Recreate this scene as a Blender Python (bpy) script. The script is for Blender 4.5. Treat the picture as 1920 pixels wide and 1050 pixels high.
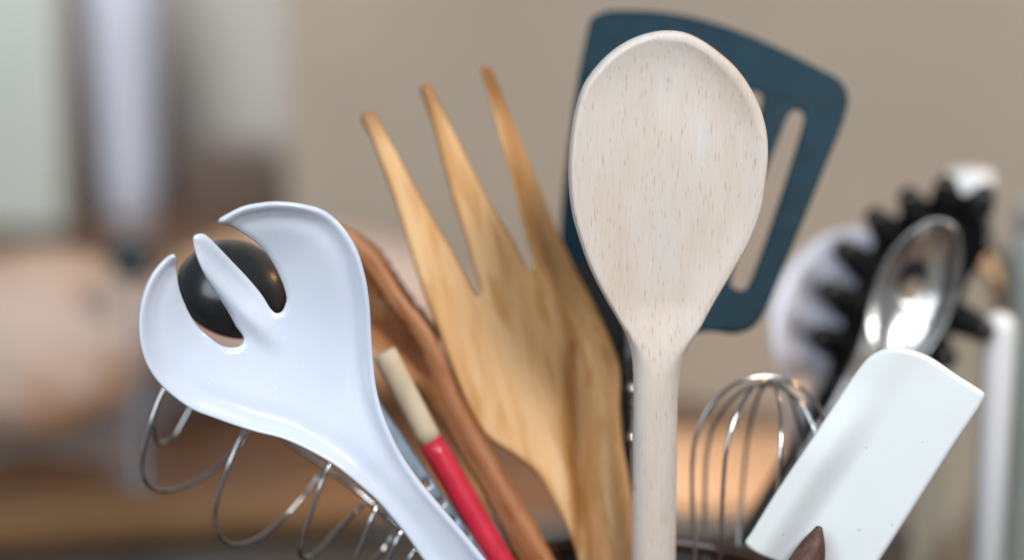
import bpy, bmesh, math, random
import numpy as np
from mathutils import Vector, Matrix, noise
from mathutils.geometry import delaunay_2d_cdt

for o in list(bpy.data.objects):
    bpy.data.objects.remove(o)
SC = bpy.context.scene
COL = SC.collection
R = math.radians
random.seed(4)

# ------------------------------------------------------------------ camera
PITCH = R(15)
CAM = np.array((-0.0469, -0.7726, 0.4696))
FW = np.array((0, math.cos(PITCH), -math.sin(PITCH)))
UP = np.array((0, math.sin(PITCH), math.cos(PITCH)))
RT = np.array((1.0, 0, 0))
K = 36.0 / 85.0 / 1920.0
cd = bpy.data.cameras.new('camera')
cd.lens = 85; cd.sensor_width = 36; cd.clip_start = .02; cd.clip_end = 50
cd.dof.use_dof = True; cd.dof.focus_distance = .800; cd.dof.aperture_fstop = 2.9
cam = bpy.data.objects.new('camera', cd); COL.objects.link(cam)
cam.location = CAM; cam.rotation_euler = (math.pi/2 - PITCH, 0, 0)
SC.camera = cam

# ------------------------------------------------------------------ light
w = bpy.data.worlds.new('World'); SC.world = w; w.use_nodes = True
w.node_tree.nodes['Background'].inputs[0].default_value = (.86, .93, 1, 1)
w.node_tree.nodes['Background'].inputs[1].default_value = .24

def area(name, loc, target, sx, sy, power, color):
    l = bpy.data.lights.new(name, 'AREA'); l.shape = 'RECTANGLE'
    l.size = sx; l.size_y = sy; l.energy = power; l.color = color
    o = bpy.data.objects.new(name, l); COL.objects.link(o)
    o.location = loc
    d = Vector(target) - Vector(loc)
    o.rotation_euler = d.to_track_quat('-Z', 'Y').to_euler()
    return o
area('window_light', (-.75, -1.0, 1.25), (0, .05, .25), 1.1, .9, 17.5, (.82, .92, 1))
area('ceiling_lamp', (.50, -.95, 1.15), (.02, .1, .3), .36, .36, 17.5, (1, .975, .95))
cl = area('cabinet_lamp', (.03, .45, .345), (.04, .47, .0), .28, .05, .44, (1, .72, .48)); cl.data.spread = R(72)
al = area('alcove_fill', (-.42, .62, .95), (-.36, 1.28, .12), .4, .4, 1.7, (.95, .98, 1)); al.data.spread = R(64)  # added fill that brightens the far left; no known source there
pl = area('pendant_lamp', (.50, .42, .62), (.10, .14, .22), .05, .05, .15, (1, .55, .22)); pl.data.spread = R(60)
SC.view_settings.view_transform = 'Standard'; SC.view_settings.look = 'None'
SC.view_settings.exposure = 0; SC.view_settings.gamma = 1
SC.view_settings.use_curve_mapping = False
SC.render.engine = 'CYCLES'
SC.cycles.use_denoising = True
SC.cycles.max_bounces = 10

# ------------------------------------------------------------------ helpers: space
def at(px, py, D):
    """world point seen at photo position (px,py), D metres along the view axis"""
    return CAM + FW*D + RT*(px-960)*K*D + UP*(525-py)*K*D
def ray(px, py):
    return FW + RT*(px-960)*K + UP*(525-py)*K
def on_z(px, py, z):
    d = ray(px, py); return CAM + d*((z-CAM[2])/d[2])
def on_plane(px, py, O, n):
    d = ray(px, py); return CAM + d*(np.dot(O-CAM, n)/np.dot(d, n))
def unit(v):
    v = np.asarray(v, float); return v/np.linalg.norm(v)
def project(P):
    q = P - CAM; D = q@FW
    return 960 + (q@RT)/(K*D), 525 - (q@UP)/(K*D), D

# ------------------------------------------------------------------ helpers: objects
def tag(o, label, cat, group=None, kind=None):
    if label: o['label'] = label
    if cat: o['category'] = cat
    if group: o['group'] = group
    if kind: o['kind'] = kind
    return o
def empty(name, M, label, cat, group=None):
    o = bpy.data.objects.new(name, None); COL.objects.link(o)
    o.empty_display_size = .01
    o.matrix_world = M if isinstance(M, Matrix) else Matrix.Translation(Vector(M))
    return tag(o, label, cat, group)
def link(name, me, mat, parent=None, smooth=True):
    o = bpy.data.objects.new(name, me); COL.objects.link(o)
    if mat: me.materials.clear(); me.materials.append(mat)
    if smooth: me.polygons.foreach_set('use_smooth', [True]*len(me.polygons))
    if parent: o.parent = parent
    return o
def mesh(name, V, F):
    me = bpy.data.meshes.new(name)
    me.from_pydata([tuple(map(float, v)) for v in V], [], [tuple(map(int, f)) for f in F]); me.update()
    return me
def local(parent, P):
    """world points -> parent's local space (parents here are top level)"""
    Mi = np.array(parent.matrix_world.inverted()); P = np.asarray(P, float)
    return P@Mi[:3, :3].T + Mi[:3, 3]

def catmull(P, n_per=8, closed=False):
    P = [np.asarray(p, float) for p in P]; n = len(P); out = []
    for i in range(n if closed else n-1):
        if closed: a, b, c, d = P[i-1], P[i], P[(i+1) % n], P[(i+2) % n]
        else:
            b, c = P[i], P[i+1]
            a = P[i-1] if i > 0 else 2*b-c
            d = P[i+2] if i+2 < n else 2*c-b
        # centripetal parametrisation keeps tight corners from looping
        t0 = 0; t1 = t0+max(np.linalg.norm(b-a), 1e-9)**.5; t2 = t1+max(np.linalg.norm(c-b), 1e-9)**.5
        t3 = t2+max(np.linalg.norm(d-c), 1e-9)**.5
        for k in range(n_per):
            t = t1+(t2-t1)*k/n_per
            A1 = a*(t1-t)/(t1-t0)+b*(t-t0)/(t1-t0); A2 = b*(t2-t)/(t2-t1)+c*(t-t1)/(t2-t1)
            A3 = c*(t3-t)/(t3-t2)+d*(t-t2)/(t3-t2)
            B1 = A1*(t2-t)/(t2-t0)+A2*(t-t0)/(t2-t0); B2 = A2*(t3-t)/(t3-t1)+A3*(t-t1)/(t3-t1)
            out.append(B1*(t2-t)/(t2-t1)+B2*(t-t1)/(t2-t1))
    if not closed: out.append(P[-1])
    return np.array(out)
def resample(P, step, closed=True):
    Q = np.vstack([P, P[:1]]) if closed else P
    L = np.r_[0, np.cumsum(np.linalg.norm(np.diff(Q, axis=0), axis=1))]
    n = max(8, int(round(L[-1]/step)))
    t = np.linspace(0, L[-1], n+1)
    if closed: t = t[:-1]
    return np.stack([np.interp(t, L, Q[:, i]) for i in range(Q.shape[1])], 1)

def tube_vf(path, rad, seg=12, cap=True, flat=1.0, flat_dir=None):
    """swept round section; rad is a number or one per path point; rounded ends"""
    P = np.asarray(path, float); n = len(P)
    rad = np.full(n, rad) if np.isscalar(rad) else np.interp(np.linspace(0, 1, n), np.linspace(0, 1, len(rad)), rad)
    T = np.gradient(P, axis=0); T /= np.linalg.norm(T, axis=1)[:, None]
    ref = np.asarray(flat_dir, float) if flat_dir is not None else (np.array((0, 0, 1.)) if abs(T[0][2]) < .9 else np.array((1., 0, 0)))
    u = unit(ref-T[0]*(ref@T[0]))
    V = []; rows = []
    def ring(c, u, v, r):
        rows.append(len(V))
        for k in range(seg):
            a = 2*math.pi*k/seg
            V.append(c+u*math.cos(a)*r*flat+v*math.sin(a)*r)
    if cap:
        v0 = np.cross(T[0], u)
        for q in (.15, .6, .9): ring(P[0]-T[0]*rad[0]*(math.sqrt(max(0, 1-q*q)))*.9*flat, u, v0, rad[0]*q)
    for i in range(n):
        u = unit(u-T[i]*(u@T[i])); v = np.cross(T[i], u)
        ring(P[i], u, v, rad[i])
    if cap:
        for q in (.9, .6, .15): ring(P[-1]+T[-1]*rad[-1]*(math.sqrt(max(0, 1-q*q)))*.9*flat, u, v, rad[-1]*q)
    F = []
    for a, b in zip(rows[:-1], rows[1:]):
        for k in range(seg):
            k2 = (k+1) % seg
            F.append((a+k, a+k2, b+k2, b+k))
    F.append(tuple(rows[0]+k for k in range(seg))[::-1]); F.append(tuple(rows[-1]+k for k in range(seg)))
    return np.array(V), F
def tube(name, path, rad, mat, parent, **kw):
    V, F = tube_vf(path, rad, **kw)
    return link(name, mesh(name, local(parent, V), F), mat, parent)
def lathe(name, prof, mat, parent, centre=(0, 0, 0), seg=64, M=None, caps=True):
    """prof: (r,z) pairs; placed at centre in the parent's own space, optionally rotated by M"""
    V = []; F = []
    M3 = np.eye(3) if M is None else np.array(M)
    for r, z in prof:
        for k in range(seg):
            a = 2*math.pi*k/seg
            V.append(M3@np.array((max(r, 1e-5)*math.cos(a), max(r, 1e-5)*math.sin(a), z))+np.array(centre))
    for i in range(len(prof)-1):
        for k in range(seg):
            k2 = (k+1) % seg
            F.append((i*seg+k, i*seg+k2, (i+1)*seg+k2, (i+1)*seg+k))
    if caps: F.append(tuple(range(seg))[::-1]); F.append(tuple((len(prof)-1)*seg+k for k in range(seg)))
    me = mesh(name, V, F)
    bm = bmesh.new(); bm.from_mesh(me); bmesh.ops.recalc_face_normals(bm, faces=bm.faces[:]); bm.to_mesh(me); bm.free()
    return link(name, me, mat, parent)
def box(name, size, mat, parent=None, centre=(0, 0, 0), bevel=.002, seg=3):
    bm = bmesh.new(); bmesh.ops.create_cube(bm, size=1)
    for v in bm.verts: v.co = Vector((v.co.x*size[0]+centre[0], v.co.y*size[1]+centre[1], v.co.z*size[2]+centre[2]))
    if bevel: bmesh.ops.bevel(bm, geom=bm.edges[:], offset=bevel, segments=seg, affect='EDGES', profile=.5)
    me = bpy.data.meshes.new(name); bm.to_mesh(me); bm.free()
    return link(name, me, mat, parent, smooth=False)

class Frame:
    """plane of a flat utensil: axis from the handle's end p0 to the head p1, turned about its axis by roll"""
    def __init__(s, p0, D0, p1, D1, roll=0):
        A = at(*p0, D0); B = at(*p1, D1)
        ey = unit(B-A); tocam = unit(CAM-B)
        ez = unit(tocam-ey*(tocam@ey)); ex = np.cross(ey, ez)
        c, t = math.cos(R(roll)), math.sin(R(roll))
        ez, ex = ez*c+ex*t, ex*c-ez*t
        s.O, s.ex, s.ey, s.ez = A, ex, ey, ez
        M = np.eye(4); M[:3, 0], M[:3, 1], M[:3, 2], M[:3, 3] = ex, ey, ez, A
        s.M = Matrix([list(r) for r in M])
    def to(s, px, py):
        q = on_plane(px, py, s.O, s.ez)-s.O
        return np.array((q@s.ex, q@s.ey))
    def world(s, x, y, z=0):
        return s.O+s.ex*x+s.ey*y+s.ez*z

class Pts: pass
def seg_dist(P, A, B):
    out = np.full(len(P), 1e9)
    d = B-A; L = np.maximum((d*d).sum(1), 1e-18)
    for i in range(0, len(P), 2000):
        q = P[i:i+2000, None, :]-A[None]
        t = np.clip((q*d[None]).sum(2)/L[None], 0, 1)
        r = q-t[..., None]*d[None]
        out[i:i+2000] = np.sqrt((r*r).sum(2)).min(1)
    return out
def inside(P, loops):
    r = np.zeros(len(P), bool)
    for L in loops:
        A = L; B = np.roll(L, -1, 0)
        for (x1, y1), (x2, y2) in zip(A, B):
            if y1 == y2: continue
            c = ((P[:, 1] >= min(y1, y2)) & (P[:, 1] < max(y1, y2)))
            c &= P[:, 0] < (P[:, 1]-y1)*(x2-x1)/(y2-y1)+x1
            r ^= c
    return r
def sstep(a, b, x):
    t = np.clip((x-a)/(b-a), 0, 1); return t*t*(3-2*t)

def ell(fr, q, c, a_end, half_w):
    """0 at the rim .. 1 at the centre of an elliptical bowl; c centre, a_end end of its long half axis (photo points)"""
    C = fr.to(*c); A = fr.to(*a_end)-C; la = np.linalg.norm(A); A = A/la; B = np.array((-A[1], A[0]))
    dx, dy = q.x-C[0], q.y-C[1]
    r2 = ((dx*A[0]+dy*A[1])/la)**2+((dx*B[0]+dy*B[1])/half_w)**2
    return np.clip(1-r2, 0, 1)
def plate(fr, loops_px, zmid, half, edge, parent, parts, step=.0012, offs=(.15, .45, 1.0), grid=.003, rim_px=None, smooth=True, fine=False):
    """solid sheet cut to an outline (first loop) with holes (others), bent by zmid, thick by half, edges rounded over 'edge' metres.
    zmid / half / edge get Pts with px,py (photo position), x,y (metres in the plane), d (metres from the edge), rd (metres from rim_px)"""
    loops = []
    for L in loops_px:
        C = catmull(L, 16, True) if smooth else np.array(L, float)
        loops.append(resample(np.array([fr.to(*p) for p in C]), step))
    A = np.vstack(loops); B = np.vstack([np.roll(L, -1, 0) for L in loops])
    e0 = edge if np.isscalar(edge) else .003
    cand = []
    for L in loops:
        T = np.roll(L, -1, 0)-np.roll(L, 1, 0); T /= np.linalg.norm(T, axis=1)[:, None]
        N = np.stack([-T[:, 1], T[:, 0]], 1)
        for sgn in (1, -1):
            for f in offs:
                Q = L+N*sgn*f*e0
                ok = inside(Q, loops) & (seg_dist(Q, A, B) > .93*f*e0)
                cand.append(Q[ok])
    lo, hi = loops[0].min(0), loops[0].max(0)
    gx, gy = np.meshgrid(np.arange(lo[0], hi[0], grid), np.arange(lo[1], hi[1], grid))
    gx[1::2] += grid/2
    G = np.stack([gx.ravel(), gy.ravel()], 1)
    G = G[inside(G, loops)]; G = G[seg_dist(G, A, B) > offs[-1]*e0+grid*.45]
    pts = np.vstack([A]+cand+[G])
    edges = []; k = 0
    for L in loops:
        n = len(L); edges += [(k+i, k+(i+1) % n) for i in range(n)]; k += n
    r = delaunay_2d_cdt([Vector(p) for p in pts], edges, [], 0, 1e-6)
    P = np.array([tuple(v) for v in r[0]]); F = np.array([f for f in r[2] if len(f) == 3])
    cen = P[F].mean(1); F = F[inside(cen, loops)]
    used = np.unique(F); mp = -np.ones(len(P), int); mp[used] = np.arange(len(used)); P = P[used]; F = mp[F]
    a = P[F]; s = np.cross(a[:, 1]-a[:, 0], a[:, 2]-a[:, 0]); F[s < 0] = F[s < 0][:, ::-1]
    Lr = np.array([fr.to(*p) for p in catmull(rim_px, 16)]) if rim_px is not None else None
    def surf(P):
        q = Pts(); q.x, q.y = P[:, 0], P[:, 1]; q.d = seg_dist(P, A, B)
        W = fr.O+np.outer(P[:, 0], fr.ex)+np.outer(P[:, 1], fr.ey)
        q.px, q.py, _ = project(W)
        if Lr is not None: q.rd = seg_dist(P, Lr[:-1], Lr[1:])
        zm = zmid(q) if callable(zmid) else np.full(len(P), zmid)
        h = half(q) if callable(half) else half
        e = edge(q) if callable(edge) else edge
        t = h*np.sqrt(np.clip(1-(1-np.clip(q.d/e, 0, 1))**2, 0, 1))
        return zm+t, zm-t, q.d
    zt, zb, dd = surf(P)
    bd = dd < 1e-7
    n = len(P)
    bot = np.arange(n)+n; bot[bd] = np.arange(n)[bd]
    V = np.vstack([np.c_[P, zt], np.c_[P, zb]])
    FF = np.vstack([F, bot[F][:, ::-1]])
    keep = np.unique(FF); mp = -np.ones(len(V), int); mp[keep] = np.arange(len(keep)); V = V[keep]; FF = mp[FF]
    t = V[FF]; fn = np.cross(t[:, 1]-t[:, 0], t[:, 2]-t[:, 0])
    VN = np.zeros_like(V)
    for c in range(3): np.add.at(VN, FF[:, c], fn)
    VN /= np.maximum(np.linalg.norm(VN, axis=1), 1e-12)[:, None]
    if fine:      # normals from the surface's own slope, not from the triangles
        ep = 1.2e-4; sl = []
        for ax_ in ((ep, 0), (0, ep)):
            a1, b1, _ = surf(P+np.array(ax_)); a0, b0, _ = surf(P-np.array(ax_)); sl.append(((a1-a0)/(2*ep), (b1-b0)/(2*ep)))
        NT = np.c_[-sl[0][0], -sl[1][0], np.ones(n)]; NB = np.c_[sl[0][1], sl[1][1], -np.ones(n)]
        AN = np.vstack([NT, NB]); AN /= np.linalg.norm(AN, axis=1)[:, None]
        AN = AN[keep]; onb = np.r_[dd < 2e-4, dd < 2e-4][keep]
        VN[~onb] = AN[~onb]
    fc = t.mean(1); Wc = fr.O+np.outer(fc[:, 0], fr.ex)+np.outer(fc[:, 1], fr.ey)
    cpx, cpy, _ = project(Wc)
    taken = np.zeros(len(FF), bool); res = []
    for name, cond, mat in parts:
        m = (~taken) & (cond(cpx, cpy) if cond else True); taken |= m
        f = FF[m]; u = np.unique(f); mp = -np.ones(len(V), int); mp[u] = np.arange(len(u))
        me = mesh(name, V[u], mp[f]); o = link(name, me, mat, parent)
        me.normals_split_custom_set_from_vertices([tuple(v) for v in VN[u]])
        res.append(o)
    return res

# ------------------------------------------------------------------ materials
def new_mat(name):
    m = bpy.data.materials.new(name); m.use_nodes = True
    nt = m.node_tree; b = nt.nodes['Principled BSDF']
    return m, nt, b
def N(nt, typ, **kw):
    n = nt.nodes.new(typ)
    for k, v in kw.items():
        if k in n.inputs: n.inputs[k].default_value = v
        else: setattr(n, k, v)
    return n
def coords(nt, scale, rot=(0, 0, 0), kind='Object'):
    tc = N(nt, 'ShaderNodeTexCoord'); mp = N(nt, 'ShaderNodeMapping')
    mp.inputs['Scale'].default_value = scale; mp.inputs['Rotation'].default_value = rot
    nt.links.new(tc.outputs[kind], mp.inputs['Vector']); return mp.outputs[0]
def ramp(nt, src, stops):
    r = N(nt, 'ShaderNodeValToRGB'); e = r.color_ramp.elements
    while len(e) < len(stops): e.new(.5)
    for x, (p, c) in zip(e, stops): x.position = p; x.color = (*c, 1) if len(c) == 3 else c
    nt.links.new(src, r.inputs[0]); return r.outputs[0]
def mix(nt, fac, a, b, blend='MIX'):
    m = N(nt, 'ShaderNodeMix', data_type='RGBA', blend_type=blend)
    for sock, v in ((m.inputs[0], fac), (m.inputs[6], a), (m.inputs[7], b)):
        if isinstance(v, (int, float)): sock.default_value = v
        elif isinstance(v, tuple): sock.default_value = (*v, 1)
        else: nt.links.new(v, sock)
    return m.outputs[2]
def bump(nt, b, src, strength, dist):
    n = N(nt, 'ShaderNodeBump'); n.inputs['Strength'].default_value = strength; n.inputs['Distance'].default_value = dist
    nt.links.new(src, n.inputs['Height']); nt.links.new(n.outputs[0], b.inputs['Normal'])

def plain(name, col, rough=.5, metal=0, var=.06, vscale=60, coat=0, bmp=.05, bscale=900, bdist=.0003, spec=.5, sss=0, stretch=(1, 1, 1), rvar=.08):
    m, nt, b = new_mat(name)
    c = coords(nt, tuple(vscale*s for s in stretch))
    n = N(nt, 'ShaderNodeTexNoise', Scale=1.0, Detail=5.0, Roughness=.6); nt.links.new(c, n.inputs['Vector'])
    lo = tuple(max(0, x*(1-var)) for x in col); hi = tuple(min(1, x*(1+var)) for x in col)
    nt.links.new(ramp(nt, n.outputs[0], [(.3, lo), (.7, hi)]), b.inputs['Base Color'])
    mr = N(nt, 'ShaderNodeMapRange'); mr.inputs['To Min'].default_value = max(.02, rough-rvar); mr.inputs['To Max'].default_value = rough+rvar
    nt.links.new(n.outputs[0], mr.inputs[0]); nt.links.new(mr.outputs[0], b.inputs['Roughness'])
    b.inputs['Metallic'].default_value = metal; b.inputs['Specular IOR Level'].default_value = spec
    b.inputs['Coat Weight'].default_value = coat; b.inputs['Coat Roughness'].default_value = .08
    if sss:
        b.inputs['Subsurface Weight'].default_value = sss; b.inputs['Subsurface Radius'].default_value = (.004, .003, .003); b.inputs['Subsurface Scale'].default_value = 1
    if bmp:
        c2 = coords(nt, tuple(bscale*s for s in stretch))
        n2 = N(nt, 'ShaderNodeTexNoise', Scale=1.0, Detail=3.0); nt.links.new(c2, n2.inputs['Vector'])
        bump(nt, b, n2.outputs[0], bmp, bdist)
    return m

def stained(m, tone, lo, hi, speck=None, scale=45):
    """faint stains (soft patches) and a few tiny specks worked into a plain material's colour"""
    nt = m.node_tree; b = nt.nodes['Principled BSDF']
    src = b.inputs['Base Color'].links[0].from_socket
    n = N(nt, 'ShaderNodeTexNoise', Scale=1.0, Detail=4.0, Roughness=.7); nt.links.new(coords(nt, (scale, scale, scale)), n.inputs['Vector'])
    col = mix(nt, ramp(nt, n.outputs[0], [(lo, (0, 0, 0)), (hi, (.55, .55, .55))]), src, tone)
    if speck:
        v = N(nt, 'ShaderNodeTexVoronoi', feature='F1', Scale=1.0); nt.links.new(coords(nt, (95, 95, 95)), v.inputs['Vector'])
        col = mix(nt, ramp(nt, v.outputs['Distance'], [(.03, (.6, .6, .6)), (.06, (0, 0, 0))]), col, speck)
    # scuffs: thin scratches change the gloss
    sc = N(nt, 'ShaderNodeTexNoise', Scale=1.0, Detail=2.0); nt.links.new(coords(nt, (1800, 60, 900), (0, 0, .6)), sc.inputs['Vector'])
    r0 = b.inputs['Roughness'].links[0].from_socket
    ad = N(nt, 'ShaderNodeMath', operation='MULTIPLY_ADD'); nt.links.new(ramp(nt, sc.outputs[0], [(.60, (0, 0, 0)), (.72, (1, 1, 1))]), ad.inputs[0])
    ad.inputs[1].default_value = .22; nt.links.new(r0, ad.inputs[2]); nt.links.new(ad.outputs[0], b.inputs['Roughness'])
    nt.links.new(col, b.inputs['Base Color'])
def beech(name):
    m, nt, b = new_mat(name)
    # broad tone drift
    n0 = N(nt, 'ShaderNodeTexNoise', Scale=1.0, Detail=3.0); nt.links.new(coords(nt, (70, 22, 70)), n0.inputs['Vector'])
    base = ramp(nt, n0.outputs[0], [(.32, (.61, .52, .45)), (.5, (.64, .575, .52)), (.68, (.64, .605, .57))])
    # fine fibre streaks
    n1 = N(nt, 'ShaderNodeTexNoise', Scale=1.0, Detail=4.0, Roughness=.65); nt.links.new(coords(nt, (1500, 75, 1500)), n1.inputs['Vector'])
    fib = ramp(nt, n1.outputs[0], [(.35, (.92, .90, .88)), (.6, (1, 1, 1))])
    col = mix(nt, .8, base, fib, 'MULTIPLY')
    # medullary flecks: short dark dashes along the grain
    def dashes(sx, sy, off, cut):
        tc = N(nt, 'ShaderNodeTexCoord'); mp = N(nt, 'ShaderNodeMapping')
        mp.inputs['Scale'].default_value = (sx, sy, sx*.5); mp.inputs['Location'].default_value = off
        nt.links.new(tc.outputs['Object'], mp.inputs['Vector'])
        v = N(nt, 'ShaderNodeTexVoronoi', feature='F1', Scale=1.0, Randomness=1.0); nt.links.new(mp.outputs[0], v.inputs['Vector'])
        sh = ramp(nt, v.outputs['Distance'], [(cut*.5, (1, 1, 1)), (cut, (0, 0, 0))])
        sep = N(nt, 'ShaderNodeSeparateColor'); nt.links.new(v.outputs['Color'], sep.inputs[0])
        wt = ramp(nt, sep.outputs[0], [(.05, (0, 0, 0)), (.7, (1, 1, 1))])
        return mix(nt, 1.0, sh, wt, 'MULTIPLY')
    d1 = dashes(800, 100, (0, 0, 0), .24); d2 = dashes(1150, 150, (3.3, 7.1, 0), .23)
    dd = mix(nt, 1.0, d1, d2, 'LIGHTEN')
    col = mix(nt, mix(nt, 1.0, dd, (.62, .62, .62), 'MULTIPLY'), col, (.44, .29, .20))
    nt.links.new(col, b.inputs['Base Color'])
    b.inputs['Roughness'].default_value = .72; b.inputs['Specular IOR Level'].default_value = .25
    h = mix(nt, 1.0, fib, dd, 'SUBTRACT'); bump(nt, b, h, .35, .00012)
    return m
def wood(name, lo, mid, hi, rough=.5, sx=260, sy=14, patch=None, pscale=(80, 25, 80), fib=.75, coat=0):
    m, nt, b = new_mat(name)
    n0 = N(nt, 'ShaderNodeTexNoise', Scale=1.0, Detail=4.0, Distortion=.6); nt.links.new(coords(nt, (sx, sy, sx)), n0.inputs['Vector'])
    col = ramp(nt, n0.outputs[0], [(.3, lo), (.5, mid), (.7, hi)])
    if patch:
        n2 = N(nt, 'ShaderNodeTexNoise', Scale=1.0, Detail=2.0); nt.links.new(coords(nt, pscale), n2.inputs['Vector'])
        col = mix(nt, ramp(nt, n2.outputs[0], [(.52, (0, 0, 0)), (.66, (.8, .8, .8))]), col, patch)
    n1 = N(nt, 'ShaderNodeTexNoise', Scale=1.0, Detail=4.0); nt.links.new(coords(nt, (1400, 60, 1400)), n1.inputs['Vector'])
    f = ramp(nt, n1.outputs[0], [(.35, (.72, .68, .62)), (.62, (1, 1, 1))])
    col = mix(nt, fib, col, f, 'MULTIPLY')
    nt.links.new(col, b.inputs['Base Color'])
    b.inputs['Roughness'].default_value = rough; b.inputs['Specular IOR Level'].default_value = .35
    b.inputs['Coat Weight'].default_value = coat
    bump(nt, b, n1.outputs[0], .25, .0002)
    return m

M_BEECH = beech('beech_wood')
M_FORKWOOD = wood('honey_wood', (.61, .325, .125), (.655, .385, .170), (.685, .43, .215), patch=(.50, .24, .07), pscale=(150, 30, 150), sx=110, sy=9, fib=.3)
M_CHERRY = wood('red_brown_wood', (.36, .15, .065), (.42, .185, .08), (.48, .225, .11), patch=(.32, .11, .04), pscale=(320, 60, 320), rough=.45, sx=120, sy=10, fib=.4)
M_DARKWOOD = wood('dark_handle_wood', (.05, .022, .014), (.09, .04, .028), (.14, .065, .045), rough=.55, sx=600, sy=60)
M_WHITE = plain('white_gloss_plastic', (.61, .675, .79), .16, var=.015, bmp=.02, bscale=500, coat=.3, sss=.0, rvar=.04)
M_SILICONE = plain('white_silicone', (.67, .715, .735), .55, var=.015, bmp=.03, bscale=1500, spec=.35)
stained(M_WHITE, (.62, .63, .62), .58, .76)
stained(M_SILICONE, (.66, .68, .64), .54, .72, (.42, .36, .26))
M_LILAC = plain('white_lilac_plastic', (.76, .79, .92), .3, var=.02, bmp=0)
M_TURNER = plain('black_nylon_blue_sheen', (.007, .030, .046), .5, var=.25, vscale=55, bmp=.06, bscale=1400, spec=.12)  # black nylon; the window's blue reflection is put into the base colour
stained(M_TURNER, (.012, .042, .060), .5, .66, None, 120)
M_BLACK = plain('black_nylon', (.012, .012, .013), .24, var=.2, bmp=.04)
M_BLACKGLOSS = plain('black_enamel', (.012, .014, .016), .27, var=.2, bmp=.03, coat=.15)
M_STEEL = plain('steel', (.72, .71, .69), .24, 1, var=.06, bmp=.35, bscale=90, bdist=.0016, rvar=.05)
M_WIRE = plain('steel_wire', (.50, .50, .50), .12, 1, var=.10, bmp=0)
M_BLUESTEEL = plain('blue_grey_steel', (.24, .31, .38), .33, .75, var=.1, bmp=.05)
M_RED = plain('red_paint', (.62, .018, .05), .35, var=.10, vscale=90, coat=.25, bmp=.06)
stained(M_RED, (.40, .012, .03), .5, .68, None, 260)
M_CREAM = plain('cream_bare_wood', (.62, .52, .37), .6, var=.10, vscale=160, stretch=(1, 1, .2))
M_POT = plain('dark_stoneware', (.020, .016, .014), .30, var=.3, coat=.3, bmp=.08)
M_RIM = plain('brown_glaze', (.05, .024, .013), .25, var=.25, coat=.4)
M_TILE = plain('greige_tile', (.49, .41, .325), .38, var=.05, vscale=9, bmp=.04, bscale=120)
M_GROUT = plain('pale_grout', (.52, .44, .355), .8, var=.08)
M_TOP = wood('worktop_wood', (.09, .045, .022), (.125, .065, .034), (.17, .09, .05), rough=.34, sx=14, sy=90, fib=.35, coat=.25)
M_BOARD = wood('board_wood', (.16, .08, .03), (.2, .105, .042), (.24, .13, .055), rough=.5, sx=20, sy=90, fib=.4)
M_HOB = plain('dark_glass', (.014, .013, .013), .3, var=.1, bmp=0, coat=.0)
M_PEACH = plain('peach_cloth', (.66, .47, .37), .85, var=.22, vscale=14, bmp=.3, bscale=160, bdist=.001)
_nt = M_PEACH.node_tree; _b = _nt.nodes['Principled BSDF']
_n = N(_nt, 'ShaderNodeTexNoise', Scale=1.0, Detail=1.0); _nt.links.new(coords(_nt, (16, 16, 16)), _n.inputs['Vector'])
_nt.links.new(ramp(_nt, _n.outputs[0], [(.42, (.66, .50, .42)), (.62, (.66, .38, .22))]), _b.inputs['Base Color'])
M_BOTTLE = plain('bottle_plastic', (.52, .53, .60), .35, var=.03, bmp=0)
M_CANISTER = plain('cream_enamel', (.52, .48, .44), .4, var=.06, bmp=0)
M_BOXBROWN = wood('brown_box_wood', (.12, .085, .068), (.16, .115, .092), (.2, .145, .12), rough=.6)
M_SAGE = plain('sage_board', (.38, .40, .36), .6, var=.05, vscale=12, bmp=0)
M_POST = plain('white_post', (.93, .95, .97), .35, var=.02, bmp=0)
def glass(name, col, rough=.02):
    m, nt, b = new_mat(name)
    b.inputs['Base Color'].default_value = (*col, 1); b.inputs['Roughness'].default_value = rough
    b.inputs['Transmission Weight'].default_value = 1; b.inputs['IOR'].default_value = 1.46
    return m
M_BALL = plain('dark_ball_steel', (.035, .05, .065), .12, .6, var=.1, bmp=0, coat=.5)
M_JAR = plain('jar_glaze', (.42, .47, .45), .3, var=.05, bmp=0)
M_PALE = wood('glow_board_wood', (.44, .30, .20), (.50, .35, .24), (.54, .39, .28), rough=.45, sx=90, sy=14, fib=.35)  # light tone paints the lamp's glow on the worktop
M_GLASS = glass('clear_glass', (.86, .93, .92))

# ================================================================== SETTING
# wall of large tiles, turned so that its right end is nearer
YAW = R(-28.5)
wdir = np.array((math.cos(YAW), math.sin(YAW), 0)); wn = np.array((math.sin(YAW), -math.cos(YAW), 0))
W0 = np.array((0.06, CAM[1]+1.46, 0))
def on_wall(px, py): return on_plane(px, py, W0, wn)
jp = on_wall(1667, 34)
ju = (jp-W0)@wdir; jz = jp[2]
MW = Matrix([[wdir[0], -wn[0], 0, W0[0]], [wdir[1], -wn[1], 0, W0[1]], [0, 0, 1, 0], [0, 0, 0, 1]])
ue = (on_wall(545, 300)-W0)@wdir
wall = box('wall', (.95-ue, .05, 1.0), M_GROUT, None, ((.95+ue)/2, .0222, .5), 0)
wall.matrix_world = MW; tag(wall, 'greige tiled wall behind the utensils', 'wall', kind='structure')
TW, TH, G = .62, .45, .0020
for i in range(-3, 2):
    for j, (z0, z1) in enumerate(((jz-TH, jz), (jz, jz+TH))):
        z0 = max(z0, .001)
        u0 = max(ju+(i)*TW, ue); u1 = ju+(i+1)*TW
        if u1 < ue+.02: continue
        t = box('tile', (u1-u0-G, .008, z1-z0-G), M_TILE, wall, ((u0+u1)/2, 0.0, (z0+z1)/2), .0010, 2)
aw = box('alcove_wall', (2.2, .05, 1.2), M_CANISTER, None, (-.75, 1.325, .6), 0)
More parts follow.
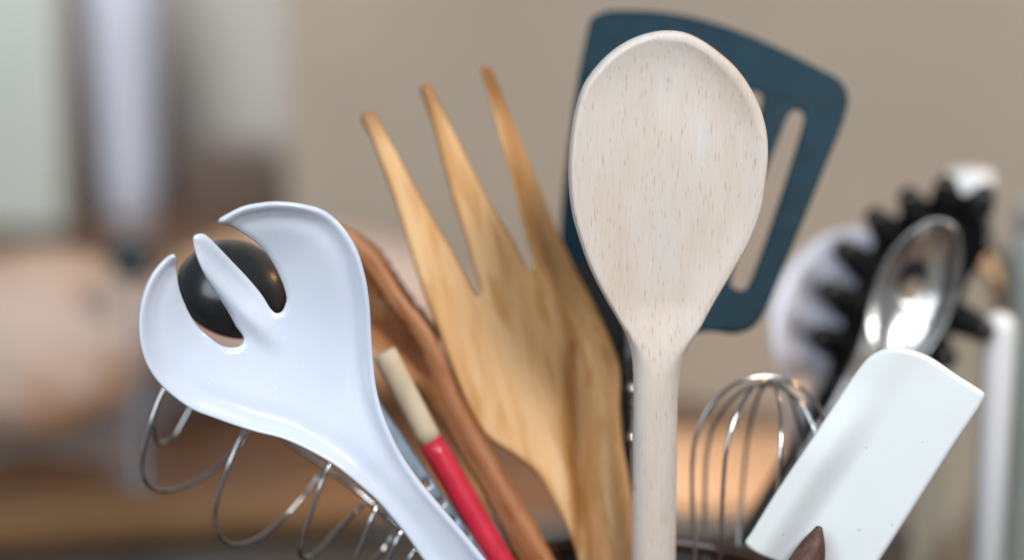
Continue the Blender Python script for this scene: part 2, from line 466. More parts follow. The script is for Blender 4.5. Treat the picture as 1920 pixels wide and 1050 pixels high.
tag(aw, 'pale cream wall far behind at the left', 'wall', kind='structure')
top = box('worktop', (3.2, 2.6, .04), M_TOP, None, (-.1, .3, -.02), .0)
tag(top, 'brown wooden worktop', 'worktop', kind='structure')

# ================================================================== BACKGROUND THINGS
def stand(px, py_base_D, name, label, cat):
    p = at(px, 500, py_base_D); p[2] = 0
    return empty(name, p, label, cat)

# dark glass hob plate lying in front on the worktop
h0 = on_z(960, 992, .006)
hob = empty('hob', (0, h0[1], 0), 'dark glass hob plate set into the worktop behind the utensil pot', 'hob')
box('glass_plate', (1.6, .60, .006), M_HOB, hob, (-.1, -.302, .0035), .0015)
box('front_trim', (1.6, .006, .008), M_BLUESTEEL, hob, (-.1, .0035, .0045), .001)
# orange wooden board
b0 = on_z(330, 945, .02)
board = empty('chopping_board', (b0[0], b0[1], 0), 'orange-brown wooden chopping board lying flat below the white fork', 'chopping board')
board.rotation_euler = (0, 0, R(9))
box('slab', (.34, .055, .016), M_BOARD, board, (0, .012, .0085), .004)
tube('handle', [board.matrix_world@Vector((-.17, .012, .0085)), board.matrix_world@Vector((-.23, .012, .0085))], .007, M_BOARD, board, flat=.9)

# peach cloth bundle
def bundle(name, label, cat, c, rad, mat, seed, lumps, flatten=.0, amp=.25):
    bm = bmesh.new(); bmesh.ops.create_icosphere(bm, subdivisions=5, radius=1)
    for v in bm.verts:
        p = v.co.copy(); d = 1+amp*noise.noise(p*1.3+Vector((seed, 0, 0)))+amp*.45*noise.noise(p*3.1+Vector((0, seed, 0)))+.015*noise.noise(p*6)
        for L, a, s in lumps: d += a*math.exp(-((p-Vector(L)).length/s)**2)
        v.co = Vector((p.x*d*rad[0], p.y*d*rad[1], p.z*d*rad[2]))
        if v.co.z < -c[2]+.002: v.co.z = -c[2]+.002
    me = bpy.data.meshes.new(name); bm.to_mesh(me); bm.free()
    for v in me.vertices: v.co.z += c[2]
    o = link(name, me, mat); o.location = (c[0], c[1], 0)
    return tag(o, label, cat)
p = at(75, 650, 1.43)
bundle('cloth_bundle', 'big soft peach-pink cloth bundle at the photo\'s left edge', 'cloth', p, (.073, .052, .058), M_PEACH, 3.0, [((.9, -.2, .5), .16, .5), ((.7, 0, -.6), -.18, .7)], amp=.06)
p = at(560, 600, 1.52)
bundle('cloth_bundle', 'flatter peach cloth bundle behind the white fork and wooden fork', 'cloth', p, (.105, .05, .058), M_PEACH, 8.0, [((.7, -.3, .4), .10, .5)], amp=.08)

# white tapered bottle
r = stand(252, 2.02, 'bottle', 'tall white plastic bottle standing behind the peach cloth', 'bottle')
lathe('body', [(.022, 0), (.024, .003), (.0245, .04), (.027, .09), (.031, .15), (.034, .20), (.030, .235), (.014, .25), (.014, .262)], M_BOTTLE, r)
lathe('cap', [(.0165, .258), (.017, .26), (.0165, .285), (.014, .288)], M_BLUESTEEL, r)
# small dark steel ball on stem
r = stand(246, 1.33, 'steel_ornament', 'small round dark steel ball on a stem beside the white bottle', 'ornament')
kz = at(246, 485, 1.33)[2]
lathe('stem', [(.012, 0), (.012, .003), (.0018, .006), (.0018, kz-.008)], M_BLUESTEEL, r, seg=24)
lathe('ball', [(.0001+.0125*math.sin(a), kz-.0125*math.cos(a)) for a in np.linspace(.02, math.pi-.02, 17)], M_BALL, r, seg=32)
# low dark box against the far wall
r = stand(438, 2.04, 'wooden_box', 'low dark brown wooden box right of the white bottle', 'box')
box('case', (.080, .06, .040), M_BOXBROWN, r, (0, .02, .0205), .003)
box('lid', (.084, .064, .009), M_BOXBROWN, r, (0, .02, .0455), .0025)
# sage board leaning
r = stand(20, 1.97, 'leaning_board', 'pale sage-grey upright board at the photo\'s upper left', 'board')
r.rotation_euler = (R(-6), 0, R(-6))
box('panel', (.20, .014, .42), M_SAGE, r, (-.052, 0, .212), .004)
box('gap_shade_strip', (.012, .018, .42), M_BOXBROWN, r, (.0545, 0, .212), .003)  # added strip; its brown paints the shaded gap beside the board
# white upright post (towel holder) on the right
r = stand(1880, .99, 'towel_post', 'white upright post with rounded top at the photo\'s right edge', 'post')
zt = at(1880, 592, .99)[2]
lathe('base_plate', [(.045, .0005), (.047, .003), (.046, .008), (.02, .011)], M_POST, r)
lathe('post', [(.0068, .010)]+[(.0068, zt-.0068)]+[(.0068*math.cos(a), zt-.0068+.0068*math.sin(a)) for a in np.linspace(.2, 1.5, 6)], M_POST, r, seg=32)
# glass bottle and tumbler behind the server
r = stand(1812, 1.10, 'glass_bottle', 'clear glass bottle with pale cap behind the pasta server', 'bottle')
zc = at(1812, 345, 1.10)[2]
lathe('glass_body', [(.018, .001), (.020, .004), (.020, zc-.05), (.016, zc-.03), (.0085, zc-.018), (.0085, zc+.004)], M_GLASS, r, seg=40)
lathe('cap', [(.0098, zc-.006), (.0102, zc-.004), (.0102, zc+.006), (.009, zc+.008)], M_POST, r, seg=32)
r = stand(1965, 1.08, 'storage_jar', 'pale grey-green jar cut off by the photo\'s right edge', 'jar')
zc = at(1915, 420, 1.08)[2]
lathe('body', [(.016, .001), (.018, .003), (.0185, zc-.02), (.0165, zc-.006), (.014, zc)], M_JAR, r, seg=40)
lathe('lid', [(.0155, zc+.0005), (.0158, zc+.002), (.0158, zc+.011), (.013, zc+.013)], M_SAGE, r, seg=40)
# pale board added behind the pot, its light colour stands in for lit worktop
b0 = on_z(1370, 880, .012)
pb = empty('glow_board', (b0[0], b0[1], 0), 'added pale board behind the balloon whisk, standing in for lamp-lit worktop', 'board')
box('slab', (.15, .125, .012), M_PALE, pb, (-.02, .005, .0065), .003)

# ================================================================== POT
POT_R, POT_H = .060, .150
def make_pot(loc, label, k, h):
    pot = empty('utensil_pot', loc, label, 'pot')
    z = lambda v: v*h/.15
    lathe('body', [(.002*k, .001), (.048*k, .001), (.051*k, .004), (.055*k, z(.04)), (.0585*k, z(.11)), (.0592*k, h-.0045), (.0552*k, h-.0045), (.0535*k, z(.11)), (.050*k, z(.04)), (.045*k, .010), (.002*k, .008)], M_POT, pot, seg=96)
    ring = [(.0552, .1458), (.0592, .1458), (.0602, .1475), (.0598, .1500), (.0575, .1512), (.0552, .1500), (.0545, .1475), (.0552, .1458)]
    lathe('rim', [(r*k, zz-.15+h) for r, zz in ring], M_RIM, pot, seg=96, caps=False)
    return pot
make_pot((-.003, -.003, 0), 'tall dark stoneware pot holding the spoons, forks and whisks', 1.07, .150)
P2 = on_z(1338, 1085, .10)
make_pot((P2[0], P2[1]+.004, 0), 'low dark stoneware pot behind the tall one, holding the pasta server', .78, .098)

CHECK = []
def chk(name, A, B):
    A = np.asarray(A, float); B = np.asarray(B, float)
    t = (POT_H-A[2])/(B[2]-A[2]); q = A+(B-A)*t
    CHECK.append((name, 'end r=%.3f z=%.3f' % (math.hypot(A[0], A[1]), A[2]), 'at rim r=%.3f (%.3f,%.3f)' % (math.hypot(q[0], q[1]), q[0], q[1])))

# ================================================================== PALE BEECH SPOON
fr = Frame((1228, 1560), .865, (1248, 300), .800, 9)
sp = empty('wooden_spoon', fr.M, 'large pale beech wooden spoon with shallow bowl in the centre, in sharp focus', 'spoon')
chk('spoon', fr.O, fr.world(0, .3))
spoon_px = [(1243, 54), (1208, 60), (1175, 73), (1143, 94), (1114, 123), (1091, 156), (1076, 201), (1067, 253), (1063, 304), (1065, 356), (1072, 402), (1085, 447),
    (1104, 499), (1130, 551), (1156, 596), (1174, 630), (1183, 658), (1187, 695), (1188, 740), (1187, 800), (1186, 900), (1185, 1050), (1184, 1300), (1186, 1530), (1228, 1545), (1270, 1530), (1268, 1300),
    (1267, 1050), (1269, 900), (1270, 800), (1271, 739), (1275, 700), (1283, 668), (1294, 643), (1310, 615), (1338, 563), (1370, 507), (1402, 447), (1422, 389), (1431, 330), (1435, 281), (1432, 240), (1422, 201), (1402, 159),
    (1376, 123), (1344, 94), (1311, 71), (1279, 57)]
def z_spoon(q):
    head = sstep(690, 560, q.py)
    side = np.maximum(sstep(1150, 1350, q.px), sstep(230, 90, q.py)*.30)
    e = np.clip((q.d-.0014-.0018*side)/.024, 0, 1)
    z = -.0038*(1-(1-e)**(1.6+2.0*side))*head      # flat rim, then a shallow dish
    return z+.004*sstep(700, 250, q.py)
def h_spoon(q):
    return .0064-.0030*sstep(740, 560, q.py)
plate(fr, [spoon_px], z_spoon, h_spoon, lambda q: .0013+.0065*sstep(600, 720, q.py), sp,
      [('bowl', lambda x, y: y < 690, M_BEECH), ('handle', None, M_BEECH)], step=.0009, offs=(.08, .2, .4, .7, 1.0667, 1.3, 1.65, 2.1), grid=.0014, fine=True)

# ================================================================== WHITE FORK-SPOON
fr = Frame((1075, 1300), .835, (470, 610), .793, -4)
wf = empty('salad_fork', fr.M, 'glossy white plastic salad fork with three curved tines', 'fork')
chk('white fork', fr.O, fr.world(0, .12))
R1 = [(409, 410), (423, 400), (453, 384), (484, 377), (514, 374), (560, 378), (606, 392), (640, 421), (667, 462), (684, 516), (693, 570), (697, 624), (701, 678), (708, 737), (722, 785), (747, 840), (780, 890), (827, 947), (867, 993), (913, 1050), (985, 1135), (1060, 1225), (1120, 1295)]
R2 = [(1075, 1330), (1020, 1310), (940, 1225), (860, 1130), (793, 1050), (763, 1007), (733, 970), (705, 938), (670, 907), (627, 873), (580, 847), (530, 826), (480, 813), (440, 800), (403, 786), (362, 769), (328, 746), (295, 715), (274, 682), (262, 644), (259, 597), (267, 550), (284, 512), (301, 491), (317, 477)]
R3 = [(325, 474), (331, 482), (332, 506), (337, 543), (347, 573), (362, 604), (377, 625), (398, 644), (420, 659), (441, 663), (456, 659), (461, 648), (456, 637), (447, 625), (429, 592), (405, 555), (386, 522), (371, 488), (362, 454), (363, 444), (371, 440), (381, 440), (393, 448), (411, 467), (438, 497),
      (469, 531), (496, 564), (514, 592), (523, 599), (533, 596), (540, 582), (542, 570), (537, 549), (526, 522), (511, 494), (493, 470), (472, 451), (453, 438), (435, 427), (418, 421), (409, 417)]
ax = unit(fr.to(470, 600)-fr.to(860, 1010)); cx0 = fr.to(480, 610)
def z_wf(q):
    dx, dy = q.x-cx0[0], q.y-cx0[1]
    along = dx*ax[0]+dy*ax[1]; across = dx*ax[1]-dy*ax[0]
    head = sstep(-.085, -.035, along)
    bowl = -.012*np.clip(1-(across/.040)**2-(np.clip(along-.0, -1, 1)/.062)**2, 0, 1)**1.5
    # tines lift towards the tips, raised lip round the outside, rib on the middle tine
    lift = .006*sstep(.005, .045, along)
    lip = .0017*np.exp(-(q.rd/.0027)**2)-.0007*np.exp(-((q.rd-.0058)/.0030)**2)*head
    rib = .0036*np.exp(-((across+.0005)/.0036)**2)*sstep(-.017, .004, along)
    ridge = .0018*np.exp(-(across/.006)**2)*sstep(-.05, -.085, along)
    return bowl*head+lift+lip+rib+ridge
plate(fr, [R1+R2+R3], z_wf, lambda q: .0016+.0010*np.exp(-(q.rd/.0036)**2), .0022, wf,
      [('head', lambda x, y: (y < 905+(700-x)*.9), M_WHITE), ('handle', None, M_WHITE)], step=.0008, offs=(.12, .35, .7, 1.1, 1.6, 2.2, 3.0), grid=.0014, rim_px=R1+R2, fine=True)

# ================================================================== LADLE (black, behind the white fork)
A = at(1085, 1330, .862); B = at(742, 770, .848); H = at(560, 600, .842)
ld = empty('ladle', A, 'black ladle with round bowl showing between the white fork\'s tines', 'ladle')
chk('ladle', A, B)
c = at(440, 545, .848)
pole = unit(RT*.30+UP*.62-FW*.72); e1 = unit(np.cross(pole, RT)); e2 = np.cross(pole, e1)
Mx = np.stack([e1, e2, pole], 1); RB = .0197
prof = [(RB*math.cos(a), RB*math.sin(a)*.74) for a in np.linspace(0.0, 1.55, 20)]
prof = [(RB*1.04, -.0012), (RB*1.05, -.0004), (RB*1.03, .0004)]+prof[1:]
inner = [(RB*.93*math.cos(a), RB*.93*math.sin(a)*.72) for a in np.linspace(1.55, 0.0, 16)]
lathe('bowl', inner[::1]+[(RB*.97, -.0012)]+prof, M_BLACKGLOSS, ld, local(ld, [c])[0], 56, Mx)
# flat steel handle with a row of small holes, seen beside the white fork's handle
frl = Frame((1085, 1330), .862, (742, 770), .848, 12)
def strip(fr, cl, wpx):
    L = []; Rr = []
    for i, (x, y) in enumerate(cl):
        a = np.array(cl[max(i-1, 0)]); b = np.array(cl[min(i+1, len(cl)-1)])
        d = unit(b-a); n = np.array((-d[1], d[0])); L.append(tuple(np.array((x, y))+n*wpx/2)); Rr.append(tuple(np.array((x, y))-n*wpx/2))
    return L+Rr[::-1]
holes = [[(hx+5.5*math.cos(t), hy+5.5*math.sin(t)) for t in np.linspace(0, 2*math.pi, 9)[:-1]] for hx, hy in ((797, 908), (823, 943), (846, 977), (869, 1008))]
hd = empty('tmp', frl.M, None, None)
res = plate(frl, [strip(frl, [(600, 620), (660, 712), (703, 778), (743, 836), (783, 896), (823, 953), (863, 1010), (930, 1100), (1000, 1200), (1090, 1325)], 44)]+holes, lambda q: -.006*sstep(800, 500, q.py)*0, .0011, .0014, hd,
      [('handle', None, M_BLUESTEEL)], step=.0011, grid=.004)
for o in res:
    mw = frl.M.copy(); o.parent = ld; o.matrix_parent_inverse = Matrix.Identity(4)
    o.matrix_basis = Matrix.Translation(-Vector(A))@mw
bpy.data.objects.remove(hd)

# ================================================================== RED HANDLE WITH CREAM END
A = at(1135, 1390, .862); B = at(722, 664, .850); C = at(806, 826, .8535)
rh = empty('brush_handle', A, 'round red-painted wooden handle with bare cream end pointing up', 'handle')
chk('red', A, B)
n = 24
def rod(P, Q, k=12): return [P+(Q-P)*t for t in np.linspace(0, 1, k)]
tube('red_grip', rod(A, C, 24), [.0042, .0046, .0047, .0045], M_RED, rh, seg=24, cap=False)
V = rod(C, B, 10)
dirv = unit(B-C)
tube('cream_end', [C+dirv*.00005]+V[1:]+[B+dirv*.0006, B+dirv*.0010], [.00435]*11+[.0041, .0030], M_CREAM, rh, seg=24, cap=False)

# ================================================================== RED-BROWN SPOON
fr = Frame((1150, 1330), .868, (690, 570), .872, -36)
bs = empty('wooden_spoon', fr.M, 'red-brown wooden spoon with deep bowl half hidden by the white fork', 'spoon')
chk('brown spoon', fr.O, fr.world(0, .12))
brown = [(640, 421), (674, 445), (703, 474), (728, 512), (756, 554), (789, 594), (812, 629), (830, 668), (856, 732), (901, 815), (945, 888), (995, 971), (1034, 1045), (1110, 1180), (1180, 1310), (1150, 1345), (1110, 1320), (1040, 1170), (968, 1040), (920, 945),
         (873, 863), (827, 787), (788, 730), (745, 688), (690, 640), (640, 612), (600, 580), (578, 530), (573, 480), (585, 440), (610, 420)]
BR = [(640, 421), (674, 445), (703, 474), (728, 512), (756, 554), (789, 594), (812, 629), (830, 668)]
def z_bs(q):
    head = sstep(735, 650, q.py+.35*(q.px-760))
    e = sstep(.0068, .0115, q.rd)*sstep(.0015, .006, q.d)
    return -.019*e*head
plate(fr, [brown], z_bs, lambda q: .0036-.0012*sstep(760, 640, q.py), .0034, bs,
      [('bowl', lambda x, y: y+.55*(x-790) < 725, M_CHERRY), ('handle', None, M_CHERRY)], grid=.0022, rim_px=BR, offs=(.15, .4, .8, 1.2))

# ================================================================== HONEY WOODEN FORK
fr = Frame((1168, 1400), .858, (900, 430), .872, 6)
hf = empty('wooden_fork', fr.M, 'honey-coloured wooden fork with three long pointed tines', 'fork')
chk('wood fork', fr.O, fr.world(0, .12))
fork = [(677, 224), (680, 213), (692, 208), (703, 211), (710, 224), (726, 251), (760, 314), (800, 389), (840, 457), (869, 509), (890, 549), (897, 556), (902, 549), (891, 514), (874, 451), (851, 383), (829, 303), (809, 229), (790, 176), (788, 164), (797, 157), (808, 159), (815, 172), (829, 200), (857, 257), (891, 326), (931, 400), (966, 457),
        (988, 502), (994, 508), (999, 501), (986, 446), (966, 366), (943, 280), (920, 194), (904, 138), (902, 126), (911, 119), (924, 119), (934, 134), (960, 194), (1006, 291), (1051, 394), (1097, 491), (1131, 577), (1153, 639), (1166, 680), (1167, 714), (1162, 770), (1167, 830), (1178, 890), (1187, 957), (1193, 1050), (1205, 1200), (1212, 1370),
        (1168, 1390), (1128, 1370), (1108, 1200), (1088, 1050), (1062, 990), (1029, 930), (1008, 893), (965, 857), (913, 820), (892, 792), (864, 733), (841, 675), (813, 600), (800, 568), (771, 480), (743, 389), (714, 309), (694, 257)]
_nt = M_FORKWOOD.node_tree; _b = _nt.nodes['Principled BSDF']; _src = _b.inputs['Base Color'].links[0].from_socket
_tc = N(_nt, 'ShaderNodeTexCoord'); _sx = N(_nt, 'ShaderNodeSeparateXYZ'); _nt.links.new(_tc.outputs['Object'], _sx.inputs[0])
_mr = N(_nt, 'ShaderNodeMapRange', interpolation_type='SMOOTHSTEP'); _nt.links.new(_sx.outputs[1], _mr.inputs[0])
_ty = min(fr.to(690, 212)[1], fr.to(803, 160)[1], fr.to(918, 121)[1])
_mr.inputs['From Min'].default_value = _ty-.016; _mr.inputs['From Max'].default_value = _ty+.001
_nt.links.new(mix(_nt, _mr.outputs[0], _src, mix(_nt, .8, _src, (.27, .11, .025))), _b.inputs['Base Color'])   # browned tine tips
def z_hf(q):
    # line from tine three's root down the groove; the side right of it rolls away from the light
    gx = np.interp(q.py, [120, 300, 500, 640, 800, 1050, 1400], [905, 955, 1010, 1080, 1088, 1098, 1130])
    s = (q.px-gx)*K*.86
    z = -.65*np.clip(s+.002, 0, 1)*sstep(800, 600, q.py)-1.25*np.clip(s+.001, 0, .03)*sstep(640, 420, q.py)
    z -= .0105*np.exp(-(s/.0034)**2)*sstep(560, 760, q.py)
    z += .0045*np.exp(-((s-.0085)/.005)**2)*sstep(600, 760, q.py)
    z += .006*sstep(600, 150, q.py)*0
    return z
plate(fr, [fork], z_hf, lambda q: .0024+.0016*sstep(800, 1000, q.py), lambda q: .0012+.0035*sstep(800, 1000, q.py), hf,
      [('tines', lambda x, y: y < 560+.0*x, M_FORKWOOD), ('body', lambda x, y: y < 905, M_FORKWOOD), ('handle', None, M_FORKWOOD)], step=.0011, grid=.0019, offs=(.15, .4, .8, 1.2))

# ================================================================== BLACK SLOTTED TURNER, BLUE SHEEN IN ITS COLOUR
fr = Frame((1200, 1330), .872, (1330, 320), .912, 0)
tn = empty('slotted_turner', fr.M, 'black slotted turner, blue window sheen put into its colour, standing behind the pale beech spoon', 'turner')
chk('turner', fr.O, fr.world(0, .12))
turn = [(1101, 60), (1108, 36), (1134, 22), (1200, 20), (1260, 25), (1330, 40), (1400, 64), (1470, 95), (1535, 128), (1576, 152), (1590, 180), (1582, 225), (1552, 300), (1510, 405), (1470, 500), (1432, 588), (1412, 614), (1380, 626), (1320, 622), (1265, 645), (1225, 690), (1208, 770), (1206, 950), (1225, 1310), (1200, 1325), (1175, 1310), (1166, 950), (1163, 770), (1148, 670), (1100, 590), (1062, 500), (1046, 420), (1050, 340), (1070, 220)]
def slot(x0, y0, x1, y1, wd):
    d = unit((x1-x0, y1-y0)); n = np.array((-d[1], d[0])); P0 = np.array((x0, y0))+d*wd/2; P1 = np.array((x1, y1))-d*wd/4; L = []
    for a in np.linspace(math.pi/2, 3*math.pi/2, 7): L.append(tuple(P0+d*math.cos(a)*wd/2+n*math.sin(a)*wd/2))
    for a in np.linspace(-math.pi/2, math.pi/2, 5): L.append(tuple(P1+d*math.cos(a)*wd/4+n*math.sin(a)*wd/2))
    return L
slots = [slot(1497, 207, 1382, 543, 31), slot(1419, 172, 1304, 508, 31), slot(1341, 140, 1237, 458, 31), slot(1262, 120, 1182, 408, 31)]
def z_tn(q):
    s = (q.px-np.interp(q.py, [0, 620], [1180, 1140]))*K*.92
    return -1.2*np.clip(-s+.006, 0, 1)*sstep(760, 600, q.py)*sstep(120, 380, q.py)+.0016*np.exp(-(q.d/.0015)**2)*0
def turner_left(x, y): return y > 640
plate(fr, [turn]+slots, z_tn, lambda q: .0012+.0035*sstep(640, 760, q.py), lambda q: .0014+.0025*sstep(640, 760, q.py), tn,
      [('blade', lambda x, y: (y < 660) & ~((x < 1190) & (y > 470)), M_TURNER), ('handle', None, M_BLACK)], step=.0012, grid=.0028)  # black also covers the blade's lower left, its dark reflection put into colour
for py in (606, 722, 818):
    pass
for k, (px, py) in enumerate(((1186, 722), (1186, 818))):
    c = at(px, py, .884)
    l = local(tn, [c])[0]; l[2] = .0046
    lathe('rivet', [(.0024, 0), (.0023, .0005), (.0015, .0010), (.0003, .0012)], M_STEEL, tn, l, 20)

# ================================================================== COIL WHISK under the white fork
A = at(1060, 1320, .838)
cw = empty('coil_whisk', A, 'steel spiral whisk with open wire coils below the white fork', 'whisk')
CP = [(372, 735, .872), (347, 785, .870), (322, 822, .867), (299, 832, .862), (287, 806, .855), (297, 750, .850), (322, 705, .851), (318, 712, .846), (298, 750, .843), (272, 830, .842), (267, 890, .846), (290, 918, .853), (330, 918, .861), (400, 882, .871), (452, 830, .877), (488, 772, .872), (482, 762, .855),
    (456, 812, .846), (422, 890, .843), (403, 965, .845), (413, 1006, .850), (440, 1022, .856), (492, 1004, .864), (548, 954, .872), (602, 888, .876), (640, 832, .868), (640, 834, .853), (616, 874, .846), (590, 940, .844), (566, 1015, .846), (563, 1040, .850), (582, 1045, .856), (625, 1002, .864), (682, 942, .872), (716, 905, .868),
    (722, 915, .853), (705, 952, .846), (682, 1010, .845), (662, 1062, .848), (670, 1080, .854), (702, 1050, .864), (737, 1005, .868), (765, 962, .862), (768, 970, .852), (749, 1003, .847), (726, 1052, .847), (712, 1090, .850), (730, 1092, .858), (772, 1042, .864), (800, 1006, .859), (796, 1012, .852), (776, 1034, .848), (752, 1085, .849), (750, 1110, .853), (790, 1095, .860), (830, 1052, .858), (845, 1050, .854), (858, 1062, .852)]
coil = resample(catmull([at(*p) for p in CP], 10), .0012, False)
tube('coil', coil, .00078, M_WIRE, cw, seg=10)
tube('core_loop', resample(catmull([at(300, 690, .872), at(395, 720, .870), at(530, 820, .866), at(650, 905, .862), at(735, 975, .860), at(858, 1062, .852)], 12), .002, False), .0011, M_WIRE, cw, seg=10)
tube('handle', resample(catmull([at(850, 1056, .853), at(930, 1083, .838), at(985, 1180, .836), A], 10), .003, False), [.0025, .0042, .0045, .0045], M_WIRE, cw, seg=16)
chk('coil', A, at(930, 1083, .838))

# ================================================================== BALLOON WHISK
A = at(1372, 1380, .868); TOP = at(1446, 706, .866)
bw = empty('balloon_whisk', A, 'steel balloon whisk with thin wire loops beside the pale spoon\'s handle', 'whisk')
chk('whisk', A, TOP)
axw = unit(TOP-A); u = unit(RT-axw*(RT@axw)); v = np.cross(axw, u)
Ltot = np.linalg.norm(TOP-A); neck = A+axw*(Ltot-.125)
for k, (ang, sc_) in enumerate(((8, 1.0), (52, .96), (98, .98), (142, .93))):
    dr = u*math.cos(R(ang))+v*math.sin(R(ang))
    Pp = []
    hgt = .125*(.985+.015*sc_) - k*.0009
    for t in np.linspace(-1, 1, 61):
        a = abs(t)
        wv = .0245*sc_*(1-(1-min(1, (1-a)/.72+0))**2)**.5 if (1-a) < .72 else .0245*sc_
        # teardrop: top is round, sides run down to the neck
        th = (1-a)*math.pi
    for th in np.linspace(0, 1, 49):
        # right half then left half, as a closed teardrop
        q = th*2-1
        if abs(q) < .42:
            al = q/.42*(math.pi/2)
            x = math.sin(al)*.0255*sc_; y = hgt-.0255*(1-math.cos(al))*1.15
        else:
            s = (abs(q)-.42)/.58; x = math.copysign(.0255*sc_*(1-.82*s**1.5), q); y = (hgt-.0255*1.15)*(1-s)
        Pp.append(neck+dr*x+axw*y)
    tube('wire_loop', resample(np.array(Pp), .0016, False), .00076, M_WIRE, bw, seg=10)
tube('handle', rod(A, neck+axw*.004, 14), [.004, .0062, .0058, .0052, .0056], M_STEEL, bw, seg=20)

# ================================================================== WHITE SILICONE SCRAPER
fr = Frame((1360, 1330), .838, (1660, 830), .818, 0)
ss = empty('silicone_spatula', fr.M, 'white silicone scraper spatula head with dark wooden handle', 'spatula')
chk('scraper', fr.O, fr.world(0, .1))
scr = [(1846, 737), (1845, 748), (1787, 838), (1713, 953), (1650, 1050), (1596, 1132), (1586, 1136), (1530, 1100), (1453, 1049), (1406, 1018), (1402, 1009), (1412, 994), (1453, 927), (1534, 805), (1612, 688), (1630, 668), (1650, 656), (1672, 650), (1702, 653), (1742, 668), (1795, 703), (1836, 729)]
e0 = fr.to(1402, 1012); e1_ = fr.to(1615, 690); ed = unit(e1_-e0); en = np.array((ed[1], -ed[0]))
def z_ss(q):
    s = (q.x-e0[0])*en[0]+(q.y-e0[1])*en[1]; l = (q.x-e0[0])*ed[0]+(q.y-e0[1])*ed[1]
    wd = .0165-.004*sstep(.01, .07, l)*0
    hump = .0066*(.5+.5*np.cos(math.pi*np.clip((s-.0045)/(wd+.0005-.0045), 0, 1)))
    return hump*(1-.75*sstep(.035, .072, l))+.0006*np.exp(-((s-wd-.002)/.002)**2)*0
plate(fr, [scr], z_ss, .0021, .0018, ss, [('head', None, M_SILICONE)], step=.0011, grid=.0017, offs=(.15, .45, 1.0, 1.6), fine=True)
# handle: ogive-ended dark wood, lying in the head's socket
hp = [fr.world(*fr.to(x, y), 0.0096+dz) for x, y, dz in ((1341, 1362, -.006), (1420, 1222, -.004), (1482, 1120, -.001), (1514, 1060, 0.0), (1530, 1016, -.0004), (1540, 984, -.0022))]
tube('handle', resample(catmull(hp, 8), .002, False), [.0056, .0060, .0062, .0062, .0063, .0064, .0065, .0068, .0070, .0072, .0073, .0073, .0071, .0066, .0056, .0040, .0014], M_DARKWOOD, ss, seg=24, flat=.75, flat_dir=fr.ez)

# ================================================================== WHITE SPOON at the back
fr = Frame((1330, 1330), .985, (1560, 580), 1.035, 8)
ws = empty('serving_spoon', fr.M, 'white plastic serving spoon behind the black pasta server', 'spoon')
chk('white spoon', fr.O, fr.world(0, .1))
wsp = [(1640, 432), (1600, 428), (1550, 440), (1500, 475), (1462, 530), (1444, 590), (1447, 650), (1462, 700), (1476, 740), (1480, 790), (1470, 850), (1440, 940), (1400, 1050), (1330, 1260), (1312, 1325), (1345, 1335), (1365, 1270), (1440, 1050), (1480, 950), (1510, 860), (1540, 800), (1590, 740), (1640, 660), (1680, 570), (1685, 490), (1668, 448)]
plate(fr, [wsp], lambda q: -.016*ell(fr, q, (1572, 590), (1640, 425), .022), .0018, .0022, ws,
      [('bowl', lambda x, y: y < 770, M_LILAC), ('handle', None, M_LILAC)], grid=.0026)

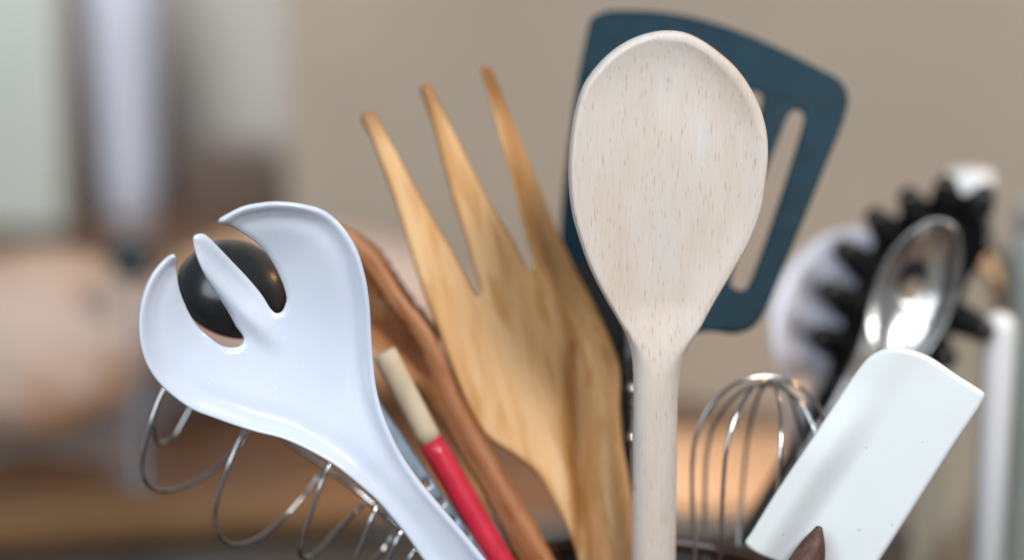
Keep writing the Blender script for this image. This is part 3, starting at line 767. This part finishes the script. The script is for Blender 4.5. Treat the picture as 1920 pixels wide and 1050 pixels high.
# ================================================================== BLACK PASTA SERVER
fr = Frame((1310, 1300), .975, (1720, 540), 1.01, -8)
ps = empty('pasta_server', fr.M, 'black toothed pasta server leaning to the right', 'pasta server')
chk('server', fr.O, fr.world(0, .1))
srv = [(1800, 362), (1745, 372), (1690, 400), (1645, 445), (1608, 520), (1580, 600), (1556, 680), (1520, 760), (1470, 850), (1390, 985), (1320, 1105), (1255, 1225), (1290, 1262), (1350, 1130), (1425, 1010), (1510, 870), (1560, 790), (1610, 745), (1670, 720), (1725, 700), (1768, 650), (1792, 585), (1822, 510), (1858, 460), (1856, 410), (1836, 376)]
hole = [(1716+34*math.cos(t)*.8, 545+46*math.sin(t)) for t in np.linspace(0, 2*math.pi, 15)[:-1]]
def z_ps(q):
    return -.022*ell(fr, q, (1705, 555), (1812, 372), .023)**.75
plate(fr, [srv, hole], z_ps, lambda q: .0016+.0022*sstep(720, 800, q.py), lambda q: .0018+.003*sstep(720, 800, q.py), ps,
      [('bowl', lambda x, y: y < 745, M_BLACK), ('handle', None, M_BLACK)], grid=.0026)
def tooth(px, py, dx, dy, dz, r=.0062, mat=None):
    b = fr.world(*fr.to(px, py), -.001); e = fr.world(*fr.to(px+dx, py+dy), dz)
    tube('tooth', resample(catmull([b, (b+e)/2+fr.ez*.001, e], 6), .001, False), [r*1.15, r, r*.8], mat or M_BLACK, ps, seg=14)
for t in ((1616, 496, -32, -10, .012), (1588, 570, -32, -8, .012), (1566, 645, -28, 2, .012), (1664, 436, -22, -14, .010), (1716, 396, -12, -18, .006), (1774, 372, 0, -16, .006), (1834, 384, 12, -14, .004), (1796, 596, 48, 40, .012), (1755, 655, 18, 30, .012)):
    tooth(*t)

# ================================================================== STEEL SLOTTED SPOON in front of the server
fr = Frame((1290, 1300), .960, (1715, 560), .945, 4)
st = empty('steel_spoon', fr.M, 'polished stainless steel spoon with an oval hole in front of the black pasta server', 'spoon')
chk('steel spoon', fr.O, fr.world(0, .1))
stl = [(1757, 410), (1722, 424), (1684, 458), (1655, 502), (1636, 555), (1622, 610), (1606, 660), (1580, 715), (1540, 790), (1480, 890), (1400, 1030), (1330, 1150), (1262, 1265), (1285, 1285), (1352, 1165), (1425, 1045), (1505, 910), (1570, 805), (1615, 740), (1655, 715), (1710, 690), (1755, 640), (1786, 580), (1802, 510), (1803, 455), (1788, 421)]
hole = [(1712+27*math.cos(t)-9*math.sin(t), 528+40*math.sin(t)) for t in np.linspace(0, 2*math.pi, 15)[:-1]]
plate(fr, [stl, hole], lambda q: -.010*ell(fr, q, (1718, 548), (1766, 402), .0165)**.8, lambda q: .0008+.0008*sstep(700, 780, q.py), .0011, st,
      [('bowl', lambda x, y: y < 735, M_STEEL), ('handle', None, M_STEEL)], grid=.0014, offs=(.2, .6, 1.3, 2.2))

for c in CHECK: print('CHECK', *c)
